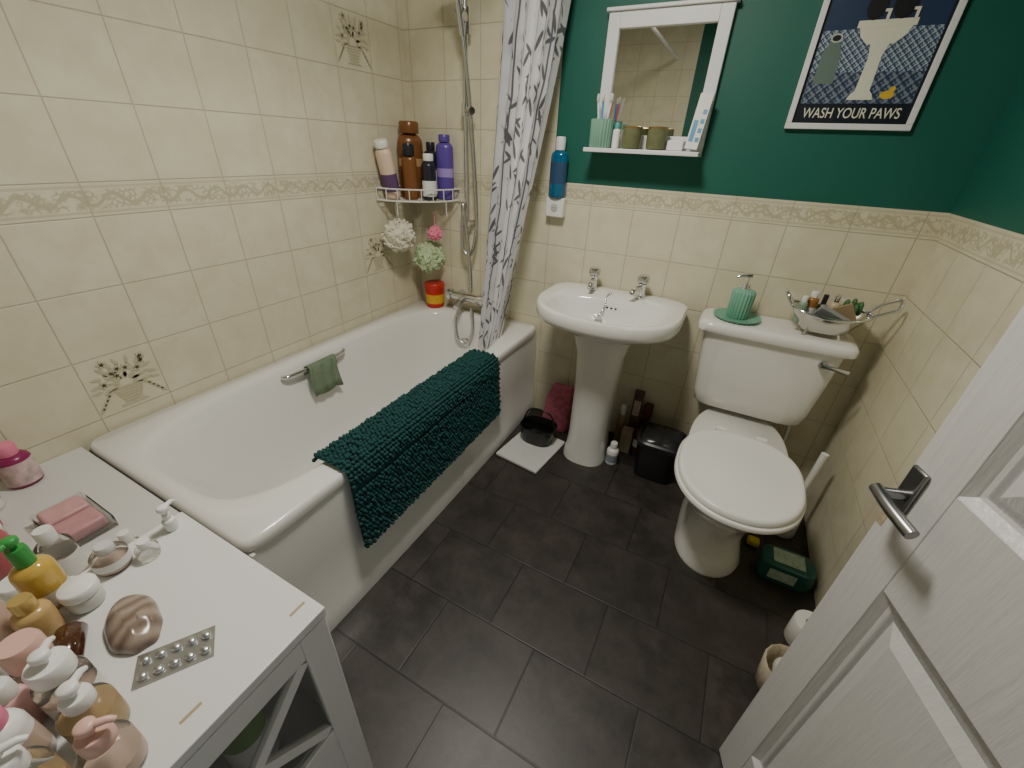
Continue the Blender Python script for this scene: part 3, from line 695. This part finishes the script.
# ---------------------------------------------------------------- door
P0=Vector((1.994,-1.294,0)); dv=Vector((.32,-.947,0)).normalized(); nv=Vector((dv.y,-dv.x,0))
door=group('door_1',tuple(P0))
def dbox(name,a0,a1,z0,z1,d0,d1,m=paintw,bev=.002):
    vs=[]
    for z in (z0,z1):
        for a,d in ((a0,d0),(a1,d0),(a1,d1),(a0,d1)):
            p=P0+dv*a+nv*d; vs.append((p.x,p.y,z))
    fs=[(0,3,2,1),(4,5,6,7),(0,1,5,4),(1,2,6,5),(2,3,7,6),(3,0,4,7)]
    return mesh(name,vs,fs,m,door,bevel=bev)
k=NT('door_paint'); o,s=k.obj()
gr=k.n('ShaderNodeMapping'); gr.inputs['Scale'].default_value=(30,30,2.2); k.l(o,gr.inputs[0])
nn_=k.noise(gr.outputs[0],3,4,.6); k.col(k.mix(nn_,(.60,.60,.61),(.68,.68,.69))); k.b.inputs['Roughness'].default_value=.33; k.bump(nn_,.6,.003)
dpm=k.m
DW=.76; Z0=.008; Z1=1.985; TH=.036; ST=.078
dbox('core',0.002,DW-.002,Z0+.002,Z1-.002,-TH+.004,-.012,dpm,0)
rails=[(Z0,.20),(.83,1.035),(1.88,Z1)]
for z0,z1 in rails: dbox('rail',ST,DW-ST,z0,z1,-TH,0,dpm)
dbox('stile_lock',0,ST,Z0,Z1,-TH,0,dpm); dbox('stile_hinge',DW-ST,DW,Z0,Z1,-TH,0,dpm)
for z0,z1 in ((.20,.83),(1.035,1.88)):
    dbox('muntin',.335,.425,z0,z1,-TH,0,dpm)
    for a0,a1 in ((ST,.335),(.425,DW-ST)):
        vs=[];
        for (ins,d) in ((0,-.001),(.012,-.011),(.018,-.012),(.03,-.012),(.055,-.004),(.056,-.0035)):
            for a,z in ((a0+ins,z0+ins),(a1-ins,z0+ins),(a1-ins,z1-ins),(a0+ins,z1-ins)):
                p=P0+dv*a+nv*d; vs.append((p.x,p.y,z))
        fs=[]
        for i in range(5):
            for j in range(4): fs.append((i*4+j,i*4+(j+1)%4,(i+1)*4+(j+1)%4,(i+1)*4+j))
        fs.append((20,21,22,23))
        mesh('raised_panel',vs,fs,dpm,door)
steel=mat('satin_steel',(.30,.30,.31),.3,1,var=.05)
dbox('handle_plate',.006,.036,.940,1.030,0,.007,steel,.003)
def DP(a,z,d): return tuple(P0+dv*a+nv*d+Vector((0,0,z)))
tube('handle_spindle',[DP(.021,.980,.005),DP(.021,.980,.038)],.009,steel,door,n=14)
tube('handle_lever',[DP(.012,.981,.040),DP(.040,.980,.043),DP(.070,.978,.043),DP(.100,.975,.040)],.0095,steel,door,smoothk=6,n=12)
dbox('latch_plate',-.001,.0005,.93,1.02,-.03,-.008,mm('brass_worn',(.5,.42,.28),.4,.6),0)
dbox('latch_scuff',.002,.014,.905,.930,0,.0006,mm('bare_wood',(.45,.36,.24),.7,var=.5,nscale=90),0)
for z in (.25,1.1,1.75): dbox('hinge',DW,DW+.008,z,z+.1,-.02,-.002,steel,0)
# ---------------------------------------------------------------- boxed ledge + cabinet
lw=mat('ledge_white',(.66,.66,.64),.3,var=.02)
led=group('boxed_ledge',(.44,-2.2,0))
box('ledge_top',(.002,-1.715,.515),(.875,YF+.01,.538),lw,led,.004); box('ledge_body',(.002,-1.73,0),(.865,YF+.01,.515),lw,led)
cab=group('bathroom_cabinet',(1.07,-2.1,0))
cw=mat('cabinet_white',(.72,.72,.71),.35,var=.02)
CX0,CX1,CY0,CY1,CZ=.882,1.262,-2.45,-1.80,.80
box('cabinet_top',(CX0,CY0,CZ-.018),(CX1,CY1,CZ),cw,cab,.002)
box('side_far',(CX0,CY1-.018,.0),(CX1-.02,CY1-.002,CZ-.018),cw,cab)
box('side_near',(CX0,CY0+.002,.0),(CX1-.02,CY0+.018,CZ-.018),cw,cab)
box('cab_back',(CX0,CY0+.018,.0),(CX0+.01,CY1-.018,CZ-.018),cw,cab)
box('cab_shelf_mid',(CX0+.01,CY0+.018,.40),(CX1-.03,CY1-.018,.416),cw,cab)
box('cab_bottom',(CX0+.01,CY0+.018,.05),(CX1-.03,CY1-.018,.066),cw,cab)
box('cab_plinth',(CX0+.01,CY0+.018,.0),(CX1-.04,CY1-.018,.05),cw,cab)
ym=(CY0+CY1)/2
def cdoor(y0,y1):
    x0,x1=CX1-.019,CX1-.001; z0,z1=.02,CZ-.022; f=.045; zm_=.47
    box('stile',(x0,y0,z0),(x1,y0+f,z1),cw,cab,.002); box('stile',(x0,y1-f,z0),(x1,y1,z1),cw,cab,.002)
    for a,b in ((z1-f,z1),(zm_-.02,zm_+f-.02),(z0,z0+f)): box('rail',(x0,y0+f,a),(x1,y1-f,b),cw,cab,.002)
    box('panel',(x0+.004,y0+f,z0+f),(x0+.012,y1-f,zm_-.02),cw,cab)
    box('glass',(x0+.006,y0+f,zm_+f-.02),(x0+.009,y1-f,z1-f),clear,cab)
    ya,yb,za,zb=y0+f,y1-f,zm_+f-.02,z1-f
    yc,zc=(ya+yb)/2,(za+zb)/2
    for (p,q) in (((ya,za),(yb,zb)),((ya,zb),(yb,za))):
        L_=math.hypot(q[0]-p[0],q[1]-p[1]); ang=math.atan2(q[1]-p[1],q[0]-p[0])
        xo=.001 if q[1]>p[1] else 0
        box('x_bar',(x0+.003+xo,yc-L_/2+.008,zc-.010),(x1-.003+xo,yc+L_/2-.008,zc+.010),cw,cab,R=Matrix.Rotation(ang,3,'X'))
cdoor(CY0+.003,ym-.002); cdoor(ym+.002,CY1-.003)
for i,yv in enumerate((ym-.03,ym+.03)): ball('knob',(CX1+.012,yv,.60),.012,chrome,cab)
hw=mat('raw_chipboard',(.42,.33,.2),.8)
box('dowel_slot',(CX1-.035,-1.835,CZ),(CX1-.031,-1.81,CZ+.0006),hw,cab); box('dowel_slot',(CX1-.035,-1.985,CZ),(CX1-.031,-1.96,CZ+.0006),hw,cab)
bottle('green_bottle_in_cabinet',(1.15,-1.93,.4165),.035,.24,mm('gb',(.15,.32,.06),.3),plastw,.02,.03,label=cardw)
bottle('white_bottle_in_cabinet',(1.17,-2.03,.4165),.035,.17,plastw,pink,.02,.03)
def wz(x,y,z=CZ+.0007): return (x,y,z)
st=NT('agate_stone'); o,s=st.obj(); w_=st.n('ShaderNodeTexWave'); w_.inputs['Scale'].default_value=14; w_.inputs['Distortion'].default_value=5; w_.inputs['Detail'].default_value=3; st.l(o,w_.inputs[0])
st.col(st.mix(w_.outputs[0],(.18,.13,.10),(.33,.26,.21))); st.b.inputs['Roughness'].default_value=.22
stn=[]
for k_ in range(9):
    h=k_/8; z=CZ+.001+.024*h; sc_=math.sqrt(max(0,1-(h*.96)**2.4))
    lp=[]
    for i in range(60):
        t=2*PI*i/60; rr=.035*(1+.26*math.cos(t)+.07*math.cos(2*t+.6)+.05*math.cos(3*t+1)+.025*math.cos(7*t)*(1-h))
        x_=rr*math.cos(t)*1.45*sc_; y_=rr*math.sin(t)*.90*sc_
        a=PI-.15
        lp.append((1.062+x_*math.cos(a)-y_*math.sin(a),-1.952+x_*math.sin(a)+y_*math.cos(a),z+.003*math.sin(3*t)*h))
    stn.append(lp)
loft('polished_stone',stn,st.m,None,True,True)
bl=group('blister_pack',(1.14,-1.96,CZ))
BX,BY=1.145,-1.945
Rb=Matrix.Rotation(1.0,3,'Z')
silver=mat('foil_silver',(.62,.63,.65),.3,1,var=.2,nscale=60)
box('foil',(BX-.044,BY-.023,CZ+.001),(BX+.044,BY+.023,CZ+.002),silver,bl,R=Rb)
for i in range(5):
    for j in range(2):
        d=Rb@Vector((-.034+.017*i,-.011+.022*j,0)); ball('pill',(BX+d.x,BY+d.y,CZ+.004),.0065,silver,bl,sz=.6,n=10)
rose=mm('rose_gold',(.72,.45,.38),.35); blush=mm('blush_liquid',(.62,.47,.38),.2); amb=mm('amber_liquid',(.50,.33,.14),.2)
bottle('clear_lotion_pump',wz(1.215,-2.035),.024,.078,clear,rose,.015,.020,label=None,pump=True,rz=.9,fill=blush,fillh=.4)
bottle('clear_handwash_pump',wz(1.158,-2.028),.025,.078,clear,plastw,.014,.016,pump=True,rz=2.2,fill=amb,fillh=.7)
bottle('foam_soap_dispenser',wz(1.100,-2.028),.025,.088,clear,plastw,.020,.022,label=cardw,lab=(.1,.5),pump=True,rz=2.4,fill=blush,fillh=.3)
bottle('toner_pump_bottle',wz(1.185,-2.085),.024,.10,clear,plastw,.015,.020,pump=True,rz=1.2,fill=amb,fillh=.4)
bottle('tall_lotion_bottle',wz(1.125,-2.082),.023,.11,plastw,pink,.016,.025,label=blush)
sb2=group('amber_serum_bottle',wz(.985,-2.0,.82))
Rl=Matrix.Rotation(1.1,3,'Z')@Matrix.Rotation(PI/2,3,'X')
lathe('body',[(.013,0),(.0165,.003),(.0165,.05),(.009,.058)],(1.0,-1.995,CZ+.0175),mm('dark_amber',(.06,.02,.008),.15,coat=.6),sb2,R=Rl)
lathe('cap',[(.011,.058),(.011,.078)],(1.0,-1.995,CZ+.0175),mm('bk',(.02,.01,.01),.4),sb2,R=Rl)
bottle('pink_cap_bottle',wz(1.04,-2.035),.023,.085,clear,rose,.020,.035,fill=blush)
bottle('pink_nail_care_bottle',wz(1.075,-2.065),.016,.08,mm('blush_plastic',(.75,.45,.45),.35),plastw,.012,.02)
bottle('face_cream_jar',wz(.955,-1.965),.021,.042,mm('jar_glass',(.6,.6,.57),.15),plastw,.022,.015,neck=.9)
bottle('orange_body_oil_bottle',wz(.908,-1.985),.023,.115,mm('orange_liquid',(.55,.36,.07),.1,coat=.5),mm('green_cap',(.04,.30,.06),.35),.011,.03,label=cardw,lab=(.1,.4),pump=True,rz=-1)
bottle('amber_oil_bottle',wz(.958,-2.012),.020,.075,amb,mm('gold_cap',(.6,.42,.15),.3,.5),.012,.02)
bottle('glass_candle_jar',wz(.915,-1.915),.024,.05,clear,mm('silver_cap',(.6,.6,.6),.3),.012,.013,label=cardw,lab=(.3,.7),fill=blush,fillh=.3)
bottle('glass_perfume_bottle',wz(.94,-1.878),.016,.035,clear,plastw,.009,.012)
bottle('mini_pump_bottle',wz(.912,-1.83),.010,.036,plastw,plastw,.006,.010,pump=True,rz=2)
bottle('rose_toner_bottle',wz(.925,-2.045),.022,.12,blush,rose,.013,.03)
bottle('white_lotion_bottle',wz(1.0,-2.075),.024,.13,plastw,mm('green_cap',(.04,.30,.06),.35),.014,.03)
# ledge items
LB=.5385
def lz(x,y): return (x,y,LB)
bottle('floral_lotion_bottle',lz(.07,-1.86),.036,.13,mm('berry_bottle',(.25,.02,.10),.3),pink,.022,.03,label=mm('flor_label',(.6,.45,.45),.5,var=.6,nscale=50),lab=(.1,.8))
sb=group('soap_box_tray',(.36,-1.90,.55))
TX,TY=.38,-1.865
box('tray',(TX-.085,TY-.052,LB),(TX+.085,TY+.052,LB+.006),clear,sb,.002)
for (a_,b_) in (((TX-.085,TY-.052),(TX+.085,TY-.048)),((TX-.085,TY+.048),(TX+.085,TY+.052)),((TX-.085,TY-.048),(TX-.081,TY+.048)),((TX+.081,TY-.048),(TX+.085,TY+.048))):
    box('tray_side',(*a_,LB+.006),(*b_,LB+.035),clear,sb)
box('pink_soap',(TX-.075,TY-.042,LB+.007),(TX-.005,TY+.042,LB+.040),mm('pink_soap_m',(.60,.33,.35),.4,var=.2,nscale=40),sb,.008)
box('rose_soap',(TX+.005,TY-.042,LB+.007),(TX+.075,TY+.042,LB+.040),mm('rose_soap_m',(.52,.26,.29),.4,var=.2,nscale=40),sb,.008)
bottle('hair_mist_bottle',lz(.22,-1.98),.03,.17,mm('rose_bottle',(.5,.12,.14),.3),plastw,.02,.03)
bottle('micellar_water_bottle',lz(.55,-1.93),.030,.15,clear,plastw,.016,.03,label=cardw,fill=blush,fillh=.4)
bottle('vitamin_bottle',lz(.66,-2.0),.033,.15,mm('amber2',(.3,.12,.03),.2),plastw,.028,.03,label=cardw)
bottle('cleanser_bottle',lz(.13,-1.95),.030,.17,plastw,pink,.020,.03,label=mm('flor_label',(.6,.45,.45),.5))
bottle('body_butter_jar',lz(.32,-2.0),.042,.07,mm('butter_jar',(.6,.25,.30),.3),plastw,.042,.02,neck=.9)
bottle('toner_spray_bottle',lz(.43,-1.99),.025,.17,mm('rose_bottle',(.5,.12,.14),.3),plastw,.014,.04)
bottle('sun_cream_bottle',lz(.77,-1.96),.028,.17,mm('orange_liquid',(.55,.36,.07),.1,coat=.5),plastw,.016,.03,label=cardw)
bottle('glass_dropper_bottle',lz(.62,-1.84),.022,.09,clear,plastw,.012,.03,fill=blush,fillh=.5)
# ---------------------------------------------------------------- lights
lf=group('ceiling_light',(1.15,-1.15,CEIL-.05))
lathe('fitting',[(.16,.03),(.16,.05)],(1.15,-1.15,CEIL-.05),plastw,lf,n=40)
def area(name,loc,size,power,col,rot=(0,0,0)):
    l=bpy.data.lights.new(name,'AREA'); l.shape='DISK'; l.size=size; l.energy=power; l.color=col
    o=bpy.data.objects.new(name,l); o.location=loc; o.rotation_euler=rot; bpy.context.collection.objects.link(o); return o
area('ceiling_lamp',(1.15,-1.15,CEIL-.06),.32,26.5,(1,.95,.84))
w=bpy.data.worlds.new('World'); bpy.context.scene.world=w; w.use_nodes=True
w.node_tree.nodes['Background'].inputs[0].default_value=(.9,.93,1,1); w.node_tree.nodes['Background'].inputs[1].default_value=.4
# ---------------------------------------------------------------- camera
RW=((0.8839,0.466,0.0393),(0.2635,-0.4258,-0.8652),(-0.3864,0.7756,-0.5))
Mx=Matrix(((RW[0][0],-RW[1][0],-RW[2][0]),(RW[0][1],-RW[1][1],-RW[2][1]),(RW[0][2],-RW[1][2],-RW[2][2])))
q=Mx.to_quaternion(); q.normalize()
cd=bpy.data.cameras.new('camera'); cd.sensor_width=36; cd.lens=412.3/1024*36; cd.clip_start=.02
co=bpy.data.objects.new('camera',cd); co.rotation_mode='QUATERNION'; co.rotation_quaternion=q; co.location=(1.666,-2.009,1.417)
bpy.context.collection.objects.link(co); bpy.context.scene.camera=co
